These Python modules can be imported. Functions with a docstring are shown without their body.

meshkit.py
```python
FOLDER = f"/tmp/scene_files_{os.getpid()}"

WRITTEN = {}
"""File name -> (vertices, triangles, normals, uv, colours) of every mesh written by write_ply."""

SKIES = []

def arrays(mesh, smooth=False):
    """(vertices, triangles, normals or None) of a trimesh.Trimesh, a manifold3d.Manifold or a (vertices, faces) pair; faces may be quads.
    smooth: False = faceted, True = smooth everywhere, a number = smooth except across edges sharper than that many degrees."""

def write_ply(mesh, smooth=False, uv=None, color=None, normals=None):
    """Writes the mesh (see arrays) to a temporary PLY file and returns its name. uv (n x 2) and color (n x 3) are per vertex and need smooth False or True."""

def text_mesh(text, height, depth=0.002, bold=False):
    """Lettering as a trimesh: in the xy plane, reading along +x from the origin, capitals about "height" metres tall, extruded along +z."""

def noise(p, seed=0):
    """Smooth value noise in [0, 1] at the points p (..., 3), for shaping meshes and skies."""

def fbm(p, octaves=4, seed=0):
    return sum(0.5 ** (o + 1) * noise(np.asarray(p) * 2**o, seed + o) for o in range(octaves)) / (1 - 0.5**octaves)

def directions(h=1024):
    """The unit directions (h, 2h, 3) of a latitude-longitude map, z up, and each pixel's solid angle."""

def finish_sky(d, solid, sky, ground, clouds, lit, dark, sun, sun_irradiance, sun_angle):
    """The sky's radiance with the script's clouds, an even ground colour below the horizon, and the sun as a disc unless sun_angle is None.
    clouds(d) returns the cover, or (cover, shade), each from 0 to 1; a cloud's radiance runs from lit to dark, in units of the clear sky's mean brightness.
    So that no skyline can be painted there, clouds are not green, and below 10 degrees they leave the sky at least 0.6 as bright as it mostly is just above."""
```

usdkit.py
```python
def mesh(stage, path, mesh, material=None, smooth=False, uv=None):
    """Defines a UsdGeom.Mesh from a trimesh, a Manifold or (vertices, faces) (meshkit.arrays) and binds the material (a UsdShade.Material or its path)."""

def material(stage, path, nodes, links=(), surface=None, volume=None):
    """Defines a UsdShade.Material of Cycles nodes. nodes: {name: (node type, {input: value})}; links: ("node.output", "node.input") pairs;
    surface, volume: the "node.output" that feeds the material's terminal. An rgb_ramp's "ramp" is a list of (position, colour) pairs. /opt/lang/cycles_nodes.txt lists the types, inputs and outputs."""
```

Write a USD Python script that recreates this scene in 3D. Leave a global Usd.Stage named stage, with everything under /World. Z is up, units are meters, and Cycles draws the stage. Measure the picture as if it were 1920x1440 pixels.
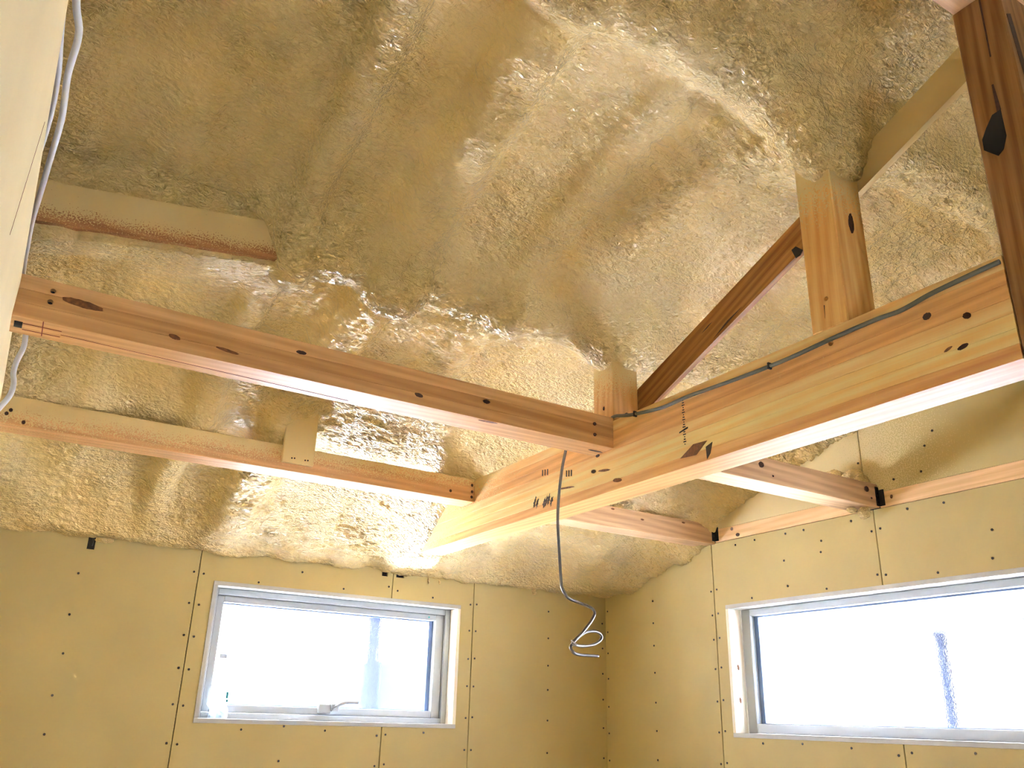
import math, random
import numpy as np
import trimesh
import manifold3d as m3
from shapely.geometry import Polygon
import usdkit, meshkit
from pxr import Usd, UsdGeom, UsdLux, UsdShade, Gf, Sdf

stage = Usd.Stage.CreateInMemory()
UsdGeom.Xform.Define(stage, '/World')
UsdGeom.Scope.Define(stage, '/World/Looks')

# ------------------------------------------------------------------ camera, sky, exposure
CAM = np.array([-2.96857, -3.86, 1.55])
ROWS = np.array([[0.85068025, -0.52503692, 0.02606424],      # right
                 [0.21299157, 0.29891728, -0.93020592],      # down
                 [0.4806014, 0.79685927, 0.36611146]])       # forward
EXPOSURE = 3.15
SKY = 1.0
cam = UsdGeom.Camera.Define(stage, '/World/camera')
mx = np.eye(4)
mx[0, :3], mx[1, :3], mx[2, :3], mx[3, :3] = ROWS[0], -ROWS[1], -ROWS[2], CAM
cam.AddTransformOp().Set(Gf.Matrix4d(*mx.ravel().tolist()))
cam.CreateHorizontalApertureAttr(36.0)
cam.CreateVerticalApertureAttr(27.0)
cam.CreateFocalLengthAttr(36.0 * 1602.57 / 1920)
cam.CreateClippingRangeAttr(Gf.Vec2f(0.01, 1000))
cam.CreateExposureAttr(EXPOSURE)

dome = UsdLux.DomeLight.Define(stage, '/World/sky')
dome.CreateIntensityAttr(1.0)
dome.CreateColorAttr(Gf.Vec3f(0.84 * SKY, 0.94 * SKY, 1.14 * SKY))

sun = UsdLux.DistantLight.Define(stage, '/World/sun')
sun.CreateIntensityAttr(14.0)
sun.CreateNormalizeAttr(True)
sun.CreateAngleAttr(0.53)
sun.CreateColorAttr(Gf.Vec3f(0.87, 0.97, 1.18))
_s = np.array([0.35, 0.8, 1.75])                             # towards the sun
_z = _s / np.linalg.norm(_s)
_x = np.cross([0, 0, 1.0], _z)
_x /= np.linalg.norm(_x)
_m = np.eye(4)
_m[0, :3], _m[1, :3], _m[2, :3] = _x, np.cross(_z, _x), _z
sun.AddTransformOp().Set(Gf.Matrix4d(*_m.ravel().tolist()))

# ------------------------------------------------------------------ helpers
rng = np.random.default_rng(7)


def P(o):
    return o.GetPrim() if hasattr(o, 'GetPrim') else o


used = {}


def numbered(parent, name):
    key = (str(parent), name)
    n = used.get(key, 0)
    used[key] = n + 1
    return name if n == 0 else f'{name}_{n:03d}'


def tag(o, label=None, cat=None, group=None, kind=None):
    p = P(o)
    for k, v in (('label', label), ('category', cat), ('group', group), ('kind', kind)):
        if v:
            p.SetCustomDataByKey(k, v)
    return o


def thing(name, label=None, cat=None, loc=(0, 0, 0), group=None, kind=None, parent=None):
    par = '/World' if parent is None else str(P(parent).GetPath())
    x = UsdGeom.Xform.Define(stage, f'{par}/{numbered(par, name)}')
    x.AddTranslateOp().Set(Gf.Vec3d(*map(float, loc)))
    x.loc = np.array(loc, float)
    return tag(x, label, cat, group, kind)


def obj(name, mesh, mat, parent=None, smooth=False, label=None, cat=None, kind=None, group=None):
    """ONE mesh prim; geometry is given in world coordinates and moved into the parent's frame."""
    par = '/World' if parent is None else str(P(parent).GetPath())
    v, f = (np.array(mesh.vertices, float), np.array(mesh.faces)) if isinstance(mesh, trimesh.Trimesh) else mesh
    off = np.zeros(3)
    if parent is not None:
        m = UsdGeom.Xformable(P(parent)).ComputeLocalToWorldTransform(Usd.TimeCode.Default())
        off = np.array(m.ExtractTranslation())
    o = usdkit.mesh(stage, f'{par}/{numbered(par, name)}', (v - off, f), mat, smooth=smooth)
    return tag(o, label, cat, group, kind)


def cat_(ms):
    return trimesh.util.concatenate(ms)


def box(a, b, c=0.0):
    """Axis-aligned box from corner a to corner b with chamfer c."""
    a, b = np.minimum(a, b).astype(float), np.maximum(a, b).astype(float)
    if c <= 0:
        m = trimesh.creation.box(b - a)
        m.apply_translation((a + b) / 2)
        return m
    pts = []
    for s in np.ndindex(2, 2, 2):
        s = np.array(s)
        corner = np.where(s, b, a)
        sign = np.where(s, -1, 1)
        for k in range(3):
            q = corner.copy()
            for j in range(3):
                if j != k:
                    q[j] += sign[j] * c
            pts.append(q)
    return trimesh.Trimesh(np.array(pts)).convex_hull


def man(m):
    return m3.Manifold(m3.Mesh(np.asarray(m.vertices, np.float32), np.asarray(m.faces, np.uint32)))


def tri(m):
    k = m.to_mesh()
    return trimesh.Trimesh(k.vert_properties[:, :3], k.tri_verts, process=False)


def cut(m, tools):
    a = man(m)
    for t in tools:
        a = a - man(t)
    return tri(a)


def drill(center, axis, r, depth):
    c = trimesh.creation.cylinder(r, depth * 2, sections=18)
    if axis == 'y':
        c.apply_transform(trimesh.transformations.rotation_matrix(np.pi / 2, [1, 0, 0]))
    if axis == 'x':
        c.apply_transform(trimesh.transformations.rotation_matrix(np.pi / 2, [0, 1, 0]))
    c.apply_translation(center)
    return c


def patch(axis, val, pts, thick):
    """A thin plate whose outline is given in the two other world axes, lying on the plane axis = val and thick towards the negative side."""
    poly = Polygon(pts).buffer(0)
    m = trimesh.creation.extrude_polygon(poly, thick, engine='earcut')
    v = m.vertices.copy()
    out = np.zeros_like(v)
    others = [k for k in range(3) if k != axis]
    out[:, others[0]], out[:, others[1]], out[:, axis] = v[:, 0], v[:, 1], val - v[:, 2]
    m = trimesh.Trimesh(out, m.faces, process=False)
    if m.volume < 0:
        m.invert()
    return m


def ellipse(c, ra, rb, ang=0, n=28, wob=0.08, seed=0):
    r = np.random.default_rng(seed + 11)
    t = np.arange(n) / n * 2 * np.pi
    k = 1 + wob * r.uniform(-1, 1, n)
    x, y = ra * np.cos(t) * k, rb * np.sin(t) * k
    a = math.radians(ang)
    return np.stack([c[0] + x * math.cos(a) - y * math.sin(a), c[1] + x * math.sin(a) + y * math.cos(a)], 1)


def spline(pts, n=8):
    p = np.array(pts, float)
    p = np.vstack([2 * p[0] - p[1], p, 2 * p[-1] - p[-2]])
    out = []
    for i in range(1, len(p) - 2):
        for t in np.arange(n) / n:
            a, b, c, d = p[i - 1:i + 3]
            out.append(0.5 * (2 * b + (c - a) * t + (2 * a - 5 * b + 4 * c - d) * t ** 2 + (3 * b - a - 3 * c + d) * t ** 3))
    out.append(p[-2])
    return np.array(out)


def tube(pts, r, sides=10, flat=1.0, n=8):
    p = spline(pts, n)
    t = np.gradient(p, axis=0)
    t /= np.linalg.norm(t, axis=1, keepdims=True) + 1e-12
    a = np.zeros_like(p)
    ref = np.cross(t[0], [0.3, 0.2, 1.0])
    for i in range(len(p)):
        ref = ref - t[i] * (ref @ t[i])
        ref /= np.linalg.norm(ref)
        a[i] = ref
    b = np.cross(t, a)
    ang = np.arange(sides) / sides * 2 * np.pi
    v = p[:, None] + r * (np.cos(ang)[None, :, None] * a[:, None] + flat * np.sin(ang)[None, :, None] * b[:, None])
    L = len(p)
    f = []
    for i in range(L - 1):
        for j in range(sides):
            q = [i * sides + j, i * sides + (j + 1) % sides, (i + 1) * sides + (j + 1) % sides, (i + 1) * sides + j]
            f += [[q[0], q[1], q[2]], [q[0], q[2], q[3]]]
    v = np.vstack([v.reshape(-1, 3), p[0], p[-1]])
    for j in range(sides):
        f.append([L * sides, (j + 1) % sides, j])
        f.append([L * sides + 1, (L - 1) * sides + j, (L - 1) * sides + (j + 1) % sides])
    return trimesh.Trimesh(v, np.array(f), process=False)


# ------------------------------------------------------------------ materials
def mat(name, nodes, links, surface='p.BSDF'):
    return usdkit.material(stage, f'/World/Looks/{name}', nodes, links, surface=surface)


FOAM_A, FOAM_B = (0.81, 0.575, 0.215), (0.87, 0.68, 0.33)


def plain(name, col, rough=0.5, spec=0.5, metal=0.0, vary=0.0, scale=20):
    if vary:
        d, l = np.array(col) * (1 - vary), np.minimum(np.array(col) * (1 + vary), 1)
        return mat(name, {'g': ('geometry', {}), 'n': ('noise_texture', {'scale': scale, 'detail': 4}),
                          'r': ('rgb_ramp', {'ramp': [(0.3, tuple(d)), (0.7, tuple(l))]}),
                          'p': ('principled_bsdf', {'roughness': rough, 'specular_ior_level': spec, 'metallic': metal})},
                   [('g.position', 'n.vector'), ('n.fac', 'r.fac'), ('r.color', 'p.base_color')])
    return mat(name, {'p': ('principled_bsdf', {'base_color': col, 'roughness': rough, 'specular_ior_level': spec, 'metallic': metal})}, [])


def wood(name, axis, dark, light, rot=(0, 0, 0), loc=(0, 0, 0), spray=None, specks=0.0, rough=0.5, contrast=1.0, gain=1.0):
    """Sawn timber whose grain runs along axis. spray = (direction, none at, full at, largest share) along the direction vector: foam overspray on the wood."""
    dark, light = tuple(min(1.5 * gain * c, 0.9) for c in dark), tuple(min(1.38 * gain * c, 0.9) for c in light)
    def sc(a, b):
        s = [b, b, b]
        s[axis] = a
        return tuple(s)
    N = {'g': ('geometry', {}),
         'm0': ('mapping', {'rotation': rot, 'location': loc}),
         'm1': ('mapping', {'scale': sc(0.7, 13)}),
         'm2': ('mapping', {'scale': sc(1.1, 75)}),
         'm3': ('mapping', {'scale': sc(0.55, 9)}),
         'a': ('noise_texture', {'scale': 1.6, 'detail': 4, 'roughness': 0.6, 'distortion': 0.6}),
         'b': ('noise_texture', {'scale': 1.5, 'detail': 5, 'roughness': 0.62, 'distortion': 0.3}),
         'w': ('wave_texture', {'bands_direction': 'diagonal', 'scale': 2.4, 'distortion': 6.0, 'detail': 3, 'detail_scale': 0.7}),
         'x1': ('math', {'math_type': 'multiply', 'value2': 0.47}),
         'x2': ('math', {'math_type': 'multiply_add', 'value2': 0.38}),
         'x3': ('math', {'math_type': 'multiply_add', 'value2': 0.15}),
         'r': ('rgb_ramp', {'ramp': [(0.5 - 0.15 / contrast, dark), (0.5 + 0.14 / contrast, light)]}),
         'bp': ('bump', {'strength': 0.25, 'distance': 0.0015}),
         'p': ('principled_bsdf', {'roughness': rough, 'specular_ior_level': 0.24})}
    L = [('g.position', 'm0.vector'), ('m0.vector', 'm1.vector'), ('m0.vector', 'm2.vector'), ('m0.vector', 'm3.vector'),
         ('m1.vector', 'a.vector'), ('m2.vector', 'b.vector'), ('m3.vector', 'w.vector'),
         ('a.fac', 'x1.value1'), ('b.fac', 'x2.value1'), ('x1.value', 'x2.value3'), ('w.fac', 'x3.value1'), ('x2.value', 'x3.value3'),
         ('x3.value', 'r.fac'), ('b.fac', 'bp.height'), ('bp.normal', 'p.normal')]
    if spray or specks:
        ax, lo, hi, top = spray or ((0, 0, 1), 50.0, 60.0, 0.0)
        N |= {'s': ('vector_math', {'math_type': 'dot_product', 'vector2': ax}), 'mr': ('map_range', {'from_min': lo, 'from_max': hi, 'to_min': specks, 'to_max': top, 'clamp': True}),
              'sn': ('noise_texture', {'scale': 260, 'detail': 2}), 'sl': ('noise_texture', {'scale': 9, 'detail': 3}),
              'sa': ('math', {'math_type': 'multiply_add', 'value2': 0.5, 'value3': -0.25}),
              'sb': ('math', {'math_type': 'add'}), 'sm': ('map_range', {'from_min': 0.25, 'from_max': 0.75, 'to_min': 0, 'to_max': 1}),
              'sc': ('math', {'math_type': 'subtract'}), 'sd': ('math', {'math_type': 'multiply', 'value2': 6.0, 'use_clamp': True}),
              'mx': ('mix_color', {'b': (0.76, 0.57, 0.26)})}
        L += [('g.position', 's.vector1'), ('s.value', 'mr.value'), ('g.position', 'sn.vector'), ('g.position', 'sl.vector'),
              ('sl.fac', 'sa.value1'), ('mr.result', 'sb.value1'), ('sa.value', 'sb.value2'), ('sn.fac', 'sm.value'),
              ('sb.value', 'sc.value1'), ('sm.result', 'sc.value2'), ('sc.value', 'sd.value1'),
              ('r.color', 'mx.a'), ('sd.value', 'mx.fac'), ('mx.result', 'p.base_color')]
    else:
        L.append(('r.color', 'p.base_color'))
    return mat(name, N, L)


def board(name, col, spray=None):
    N = {'g': ('geometry', {}), 'n': ('noise_texture', {'scale': 3.0, 'detail': 5}), 'f': ('noise_texture', {'scale': 260, 'detail': 2}),
         'r': ('rgb_ramp', {'ramp': [(0.25, tuple(np.array(col) * 0.93)), (0.75, tuple(np.array(col) * 1.06))]}),
         'b': ('bump', {'strength': 0.15, 'distance': 0.001}), 'p': ('principled_bsdf', {'roughness': 0.62, 'specular_ior_level': 0.3})}
    L = [('g.position', 'n.vector'), ('g.position', 'f.vector'), ('n.fac', 'r.fac'), ('f.fac', 'b.height'), ('b.normal', 'p.normal')]
    if spray:
        ax, lo, hi, top = spray
        N |= {'s': ('separate_xyz', {}), 'mr': ('map_range', {'from_min': lo, 'from_max': hi, 'to_min': 0, 'to_max': top, 'clamp': True}),
              'sn': ('noise_texture', {'scale': 190, 'detail': 2}), 'sm': ('map_range', {'from_min': 0.25, 'from_max': 0.75}),
              'sc': ('math', {'math_type': 'subtract'}), 'sd': ('math', {'math_type': 'multiply', 'value2': 5.0, 'use_clamp': True}), 'mx': ('mix_color', {'b': (0.68, 0.55, 0.28)})}
        L += [('g.position', 's.vector'), ('s.' + 'xyz'[ax], 'mr.value'), ('g.position', 'sn.vector'), ('sn.fac', 'sm.value'),
              ('mr.result', 'sc.value1'), ('sm.result', 'sc.value2'), ('sc.value', 'sd.value1'), ('r.color', 'mx.a'), ('sd.value', 'mx.fac'), ('mx.result', 'p.base_color')]
    else:
        L.append(('r.color', 'p.base_color'))
    return mat(name, N, L)


FOAM = mat('spray_foam', {
    'g': ('geometry', {}), 'n': ('noise_texture', {'scale': 2.2, 'detail': 4}),
    'r': ('rgb_ramp', {'ramp': [(0.3, FOAM_A), (0.7, FOAM_B)]}),
    'md': ('mapping', {'scale': (0.62, 1.15, 1.0), 'rotation': (0, 0, 0.25)}),
    'v': ('noise_texture', {'scale': 90, 'detail': 2, 'roughness': 0.5, 'distortion': 1.0}),
    'v2': ('voronoi_texture', {'feature': 'smooth_f1', 'scale': 105, 'smoothness': 0.5}),
    'a': ('math', {'math_type': 'multiply_add', 'value2': 0.35}),
    'pn': ('noise_texture', {'scale': 3.0, 'detail': 3}),
    'pm': ('map_range', {'from_min': 0.34, 'from_max': 0.54, 'to_min': 0.55, 'to_max': 1.0, 'clamp': True}),
    'b': ('bump', {'distance': 0.019}),
    'p': ('principled_bsdf', {'roughness': 0.23, 'specular_ior_level': 0.8})},
    [('g.position', 'n.vector'), ('g.position', 'md.vector'), ('md.vector', 'v.vector'), ('md.vector', 'v2.vector'), ('n.fac', 'r.fac'), ('r.color', 'p.base_color'),
     ('g.position', 'pn.vector'), ('pn.fac', 'pm.value'), ('pm.result', 'b.strength'),
     ('v2.distance', 'a.value1'), ('v.fac', 'a.value3'), ('a.value', 'b.height'), ('b.normal', 'p.normal')])

GYP = (0.54, 0.425, 0.18)
M_BOARD = board('gypsum_board', GYP)
M_BOARD_SPRAY = board('gypsum_board_oversprayed', GYP, (1, -2.35, -1.5, 1.1))
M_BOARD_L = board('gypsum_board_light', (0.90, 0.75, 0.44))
OR_D, OR_L = (0.40, 0.20, 0.075), (0.62, 0.37, 0.16)
BEAM_SPRAY = ((0, 1, 2.2), 3.95, 4.85, 1.15)
M_LAM = [wood('laminate_pale', 1, (0.46, 0.25, 0.09), (0.64, 0.40, 0.17), spray=BEAM_SPRAY, specks=0.06, gain=1.2),
         wood('laminate_red', 1, (0.36, 0.17, 0.055), (0.56, 0.30, 0.11), loc=(0.3, 1.7, 0.2), spray=BEAM_SPRAY, specks=0.09, gain=1.2),
         wood('laminate_yellow', 1, (0.50, 0.30, 0.10), (0.66, 0.43, 0.18), loc=(1.3, 3.7, 0.7), spray=BEAM_SPRAY, specks=0.06, gain=1.2),
         wood('laminate_orange', 1, (0.40, 0.18, 0.06), (0.60, 0.32, 0.12), loc=(2.3, 5.1, 1.1), spray=BEAM_SPRAY, specks=0.05, gain=1.2)]
M_J1 = [wood('joist_wood_pale', 0, (0.42, 0.22, 0.085), (0.60, 0.36, 0.16), loc=(0, 0.4, 0.3)),
        wood('joist_wood_mid', 0, (0.34, 0.17, 0.06), (0.50, 0.28, 0.11), loc=(3, 0.8, 1.3)),
        wood('joist_wood_warm', 0, (0.40, 0.21, 0.08), (0.57, 0.33, 0.14), loc=(6, 1.8, 2.3))]
M_J3 = wood('joist_wood_sprayed', 0, (0.38, 0.20, 0.08), (0.56, 0.31, 0.14), loc=(8, 0.1, 0.9), spray=((-0.35, 0, 9), 0.75 + 21.33, 1.75 + 21.33, 1.15), specks=0.12)
M_JR = wood('joist_wood_brown', 0, (0.32, 0.19, 0.10), (0.52, 0.33, 0.18), loc=(2, 2.1, 0.4), specks=0.04)
M_POST = wood('post_wood', 2, (0.42, 0.20, 0.06), (0.62, 0.36, 0.13), loc=(0.1, 0.3, 0), gain=1.2, spray=((0, 0, 1), 2.70, 2.98, 1.3))
M_POST2 = wood('post_wood_short', 2, (0.42, 0.21, 0.07), (0.60, 0.35, 0.14), loc=(0.6, 0.9, 3), spray=((0, 0, 1), 2.48, 2.72, 1.2))
M_COL = wood('column_wood', 2, (0.20, 0.085, 0.025), (0.40, 0.20, 0.075), loc=(0.6, 0.2, 7), contrast=1.2, gain=0.72)
M_BRACE = wood('brace_wood', 1, (0.20, 0.075, 0.02), (0.44, 0.21, 0.06), gain=0.8, rot=(0.401, 0, 0), loc=(0.2, 0.1, 0.5), spray=((0, -1, 0), 2.6, 2.72, 1.35))
M_RIDGE = wood('ridge_wood', 0, (0.48, 0.30, 0.18), (0.66, 0.45, 0.28), loc=(0.2, 0.1, 0.5))
M_PURLIN = wood('purlin_wood', 0, (0.25, 0.11, 0.045), (0.42, 0.21, 0.09), loc=(0.2, 4.1, 0.5), spray=((-0.1395, 0, 1), 3.045, 3.10, 1.1), specks=0.33)
M_RAIL = wood('rail_wood', 1, (0.46, 0.28, 0.13), (0.64, 0.43, 0.23), loc=(0.7, 1.1, 1.5), specks=0.05)
M_STUB = wood('stub_wood', 2, (0.50, 0.30, 0.13), (0.60, 0.38, 0.17), loc=(0.7, 1.1, 1.5), spray=((0, 0, 1), 2.25, 2.42, 1.0))
M_TRIMWOOD = wood('trim_wood', 2, (0.62, 0.48, 0.36), (0.78, 0.66, 0.53), loc=(0.7, 3.1, 1.5))
M_KNOT = plain('knot_dark', (0.055, 0.02, 0.008), 0.6, vary=0.4, scale=150)
M_KNOTBROWN = plain('knot_brown', (0.20, 0.075, 0.02), 0.6, vary=0.4, scale=120)
M_BLACK = plain('black_hole', (0.008, 0.008, 0.010), 0.7)
M_INK = plain('ink', (0.02, 0.012, 0.008), 0.7)
M_REDINK = plain('red_ink', (0.22, 0.03, 0.02), 0.7)
M_STEEL = plain('dark_steel', (0.05, 0.05, 0.055), 0.4, metal=0.7)
M_SCREW = plain('screw_black', (0.03, 0.025, 0.02), 0.5)
M_VINYL = plain('white_vinyl', (0.45, 0.47, 0.48), 0.35)
M_TRIMWHITE = plain('white_trim', (0.50, 0.49, 0.46), 0.5, vary=0.05)
M_SPACER = plain('spacer_grey', (0.16, 0.24, 0.42), 0.35)
M_CABLE = plain('grey_cable', (0.13, 0.13, 0.11), 0.5)
M_CABLEW = plain('white_cable', (0.62, 0.62, 0.66), 0.4)
M_CONDUIT = plain('grey_conduit', (0.16, 0.155, 0.16), 0.22, spec=0.8)
M_FILM = mat('plastic_film', {'d': ('principled_bsdf', {'base_color': (0.8, 0.84, 0.86), 'roughness': 0.25}), 't': ('translucent_bsdf', {'color': (0.85, 0.9, 0.92)}), 'x': ('mix_closure', {'fac': 0.7})},
             [('d.BSDF', 'x.closure1'), ('t.BSDF', 'x.closure2')], surface='x.closure')
M_TEAL = plain('teal_print', (0.05, 0.45, 0.40), 0.4)
M_LABELGREY = plain('sticker_grey', (0.45, 0.46, 0.50), 0.5)
M_FLOOR = wood('floor_ply', 0, (0.50, 0.38, 0.25), (0.62, 0.50, 0.34))
M_PLY = plain('rear_ply', (0.80, 0.68, 0.48), 0.7, vary=0.1, scale=6)
M_OUTWALL = plain('outer_wall', (0.45, 0.40, 0.33), 0.8)
M_NWALL = plain('neighbour_siding', (0.80, 0.80, 0.80), 0.8)
M_NBLUE = plain('neighbour_bluegrey', (0.016, 0.022, 0.038), 0.9, spec=0.0)
M_EAVE = plain('eave_grey', (0.030, 0.030, 0.031), 0.9, spec=0.0)
M_POLE = plain('pole_grey', (0.006, 0.008, 0.016), 0.9, spec=0.0)
M_GROUND = plain('outside_ground', (0.72, 0.71, 0.69), 0.9)
FROST = mat('frosted_glass', {
    'g': ('geometry', {}), 'n': ('noise_texture', {'scale': 170, 'detail': 2}), 'b': ('bump', {'strength': 0.10, 'distance': 0.001}),
    't': ('translucent_bsdf', {'color': (0.93, 0.95, 0.97)}), 'r': ('refraction_bsdf', {'color': (0.97, 0.98, 1.0), 'roughness': 0.016, 'IOR': 1.45}),
    'x': ('mix_closure', {'fac': 0.004}), 'gl': ('glossy_bsdf', {'roughness': 0.3, 'color': (0.9, 0.9, 0.9)}), 'fr': ('fresnel', {'IOR': 1.3}), 'y': ('mix_closure', {})},
    [('g.position', 'n.vector'), ('n.fac', 'b.height'), ('b.normal', 'r.normal'), ('r.BSDF', 'x.closure1'), ('t.BSDF', 'x.closure2'),
     ('fr.fac', 'y.fac'), ('x.closure', 'y.closure1'), ('gl.BSDF', 'y.closure2')], surface='y.closure')
# ------------------------------------------------------------------ room: measures (metres; origin at the far corner, x left is negative, y towards the viewer is negative)
XL, XR, YB, YF = -3.035, 0.0, 0.0, -6.24
W1 = dict(x0=-2.108, x1=-0.905, z0=1.509, z1=2.075)
W2 = dict(y0=-2.565, y1=-0.915, z0=1.508, z1=2.071)
RIDGE_Y = -3.12
BX0, BX1 = -1.329, -1.219           # main beam
BZ0, BZ1 = 2.233, 2.464


def wall_with_hole(axis, p, q, u, z, hole):
    """Slab between p and q on the axis, from u[0] to u[1] along the other, z[0] to z[1], with a window hole (u0, u1, z0, z1)."""
    def b(ua, ub, za, zb):
        return box((ua, p, za), (ub, q, zb)) if axis == 1 else box((p, ua, za), (q, ub, zb))
    m = [b(u[0], hole[0], z[0], z[1]), b(hole[1], u[1], z[0], z[1]), b(hole[0], hole[1], z[0], hole[2]), b(hole[0], hole[1], hole[3], z[1])]
    return cat_(m)


def panel(axis, face, u0, u1, z0, z1, hole=None, top=None):
    """One gypsum board, 12.5 mm thick, its face on the room side; cut round the window."""
    t = 0.0125
    m = box((u0, face, z0), (u1, face + t, z1), 0.0012) if axis == 1 else box((face, u0, z0), (face + t, u1, z1), 0.0012)
    if hole is not None:
        h = box((hole[0], face - 1, hole[2]), (hole[1], face + 1, hole[3])) if axis == 1 else box((face - 1, hole[0], hole[2]), (face + 1, hole[1], hole[3]))
        m = cut(m, [h])
    return m


GAP = 0.0016
# wall_back
wb = thing('wall_back', 'far wall of yellow plasterboard holding the small frosted window', 'wall', kind='structure')
h1 = (W1['x0'], W1['x1'], W1['z0'], W1['z1'])
bx = [-3.035, -2.179, -1.278, -0.830, 0.0125]
slot = [box((-1.337, -1, 2.1775), (-1.307, 1, 2.31)), box((-1.262, -1, 2.178), (-1.221, 1, 2.31)), box((-2.629, -1, 2.151), (-2.600, 1, 2.31))]
for a, b in zip(bx[:-1], bx[1:]):
    ov = not (b <= h1[0] or a >= h1[1])
    m = panel(1, 0.0, a + GAP, b - GAP, 0.02, 2.30, h1 if ov else None)
    obj('plasterboard', cut(m, slot), M_BOARD, wb)
obj('outer_wall', wall_with_hole(1, 0.035, 0.16, (-3.4, 0.2), (-0.1, 3.4), h1), M_OUTWALL, wb)
obj('backing', wall_with_hole(1, 0.0128, 0.034, (-3.4, 0.2), (-0.1, 3.0), h1), M_BLACK, wb)
# wall_right
wr = thing('wall_right', 'right hand gable wall of yellow plasterboard with the wide frosted window', 'wall', kind='structure')
h2 = (W2['y0'], W2['y1'], W2['z0'], W2['z1'])
ry = [-6.24, -5.39, -4.48, -3.57, -2.66, -1.750, -0.842, 0.0]
for a, b in zip(ry[:-1], ry[1:]):
    ov = not (b <= h2[0] or a >= h2[1])
    obj('plasterboard', panel(0, 0.0, a + GAP, b - GAP, 0.02, 2.368, h2 if ov else None), M_BOARD, wr)
uy = [-6.24, -4.45, -2.63, -1.725, -0.1]
for a, b in zip(uy[:-1], uy[1:]):
    obj('plasterboard', panel(0, 0.0, a + GAP, b - GAP, 2.432, 3.3), M_BOARD_SPRAY, wr)
obj('outer_wall', wall_with_hole(0, 0.035, 0.16, (-6.4, 0.16), (-0.1, 3.6), h2), M_OUTWALL, wr)
obj('backing', wall_with_hole(0, 0.0128, 0.034, (-6.4, 0.03), (-0.1, 3.4), h2), M_BLACK, wr)
# screws
S_BACK = [(-2.64, 2.052), (-2.641, 1.892), (-2.635, 1.746), (-2.642, 1.593), (-2.641, 1.456), (-1.919, 2.088), (-1.727, 2.153), (-1.523, 2.098), (-1.911, 1.485),
          (-1.731, 1.501), (-1.546, 1.487), (-1.067, 1.486), (-1.737, 1.365), (-1.06, 2.10), (-1.25, 2.115), (-1.297, 2.13), (-1.30, 1.47), (-1.258, 1.475), (-1.30, 1.345), (-1.255, 1.352)]
for k, z in enumerate((2.105, 1.975, 1.845, 1.715, 1.575, 1.43, 1.29)):
    S_BACK += [(-2.199, z), (-2.158, z - 0.004)]
    S_BACK += [(-0.848, z - 0.02 + 0.004 * (k % 2)), (-0.812, z - 0.016)]
    S_BACK += [(-0.376, z - 0.015 - 0.006 * (k % 3)), (-0.022, z - 0.05)]
S_RIGHT = [(-1.279, 2.23), (-1.478, 2.239), (-1.486, 2.285), (-1.643, 2.342), (-1.3, 2.345), (-1.4, 2.345), (-1.12, 2.345), (-1.0, 2.34), (-2.21, 2.213), (-2.194, 2.116), (-1.985, 2.092),
           (-1.488, 2.087), (-1.287, 2.12), (-1.078, 2.09), (-1.079, 1.487), (-1.29, 1.492), (-1.524, 1.485), (-2.019, 1.487), (-1.78, 1.479), (-1.725, 1.468), (-1.90, 2.345), (-2.05, 2.34),
           (-1.772, 2.29), (-1.732, 2.285), (-1.770, 2.11), (-1.733, 2.115), (-1.86, 2.47), (-1.98, 2.475), (-2.05, 2.62), (-2.01, 2.57), (-2.08, 2.73), (-1.71, 2.57)]
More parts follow.
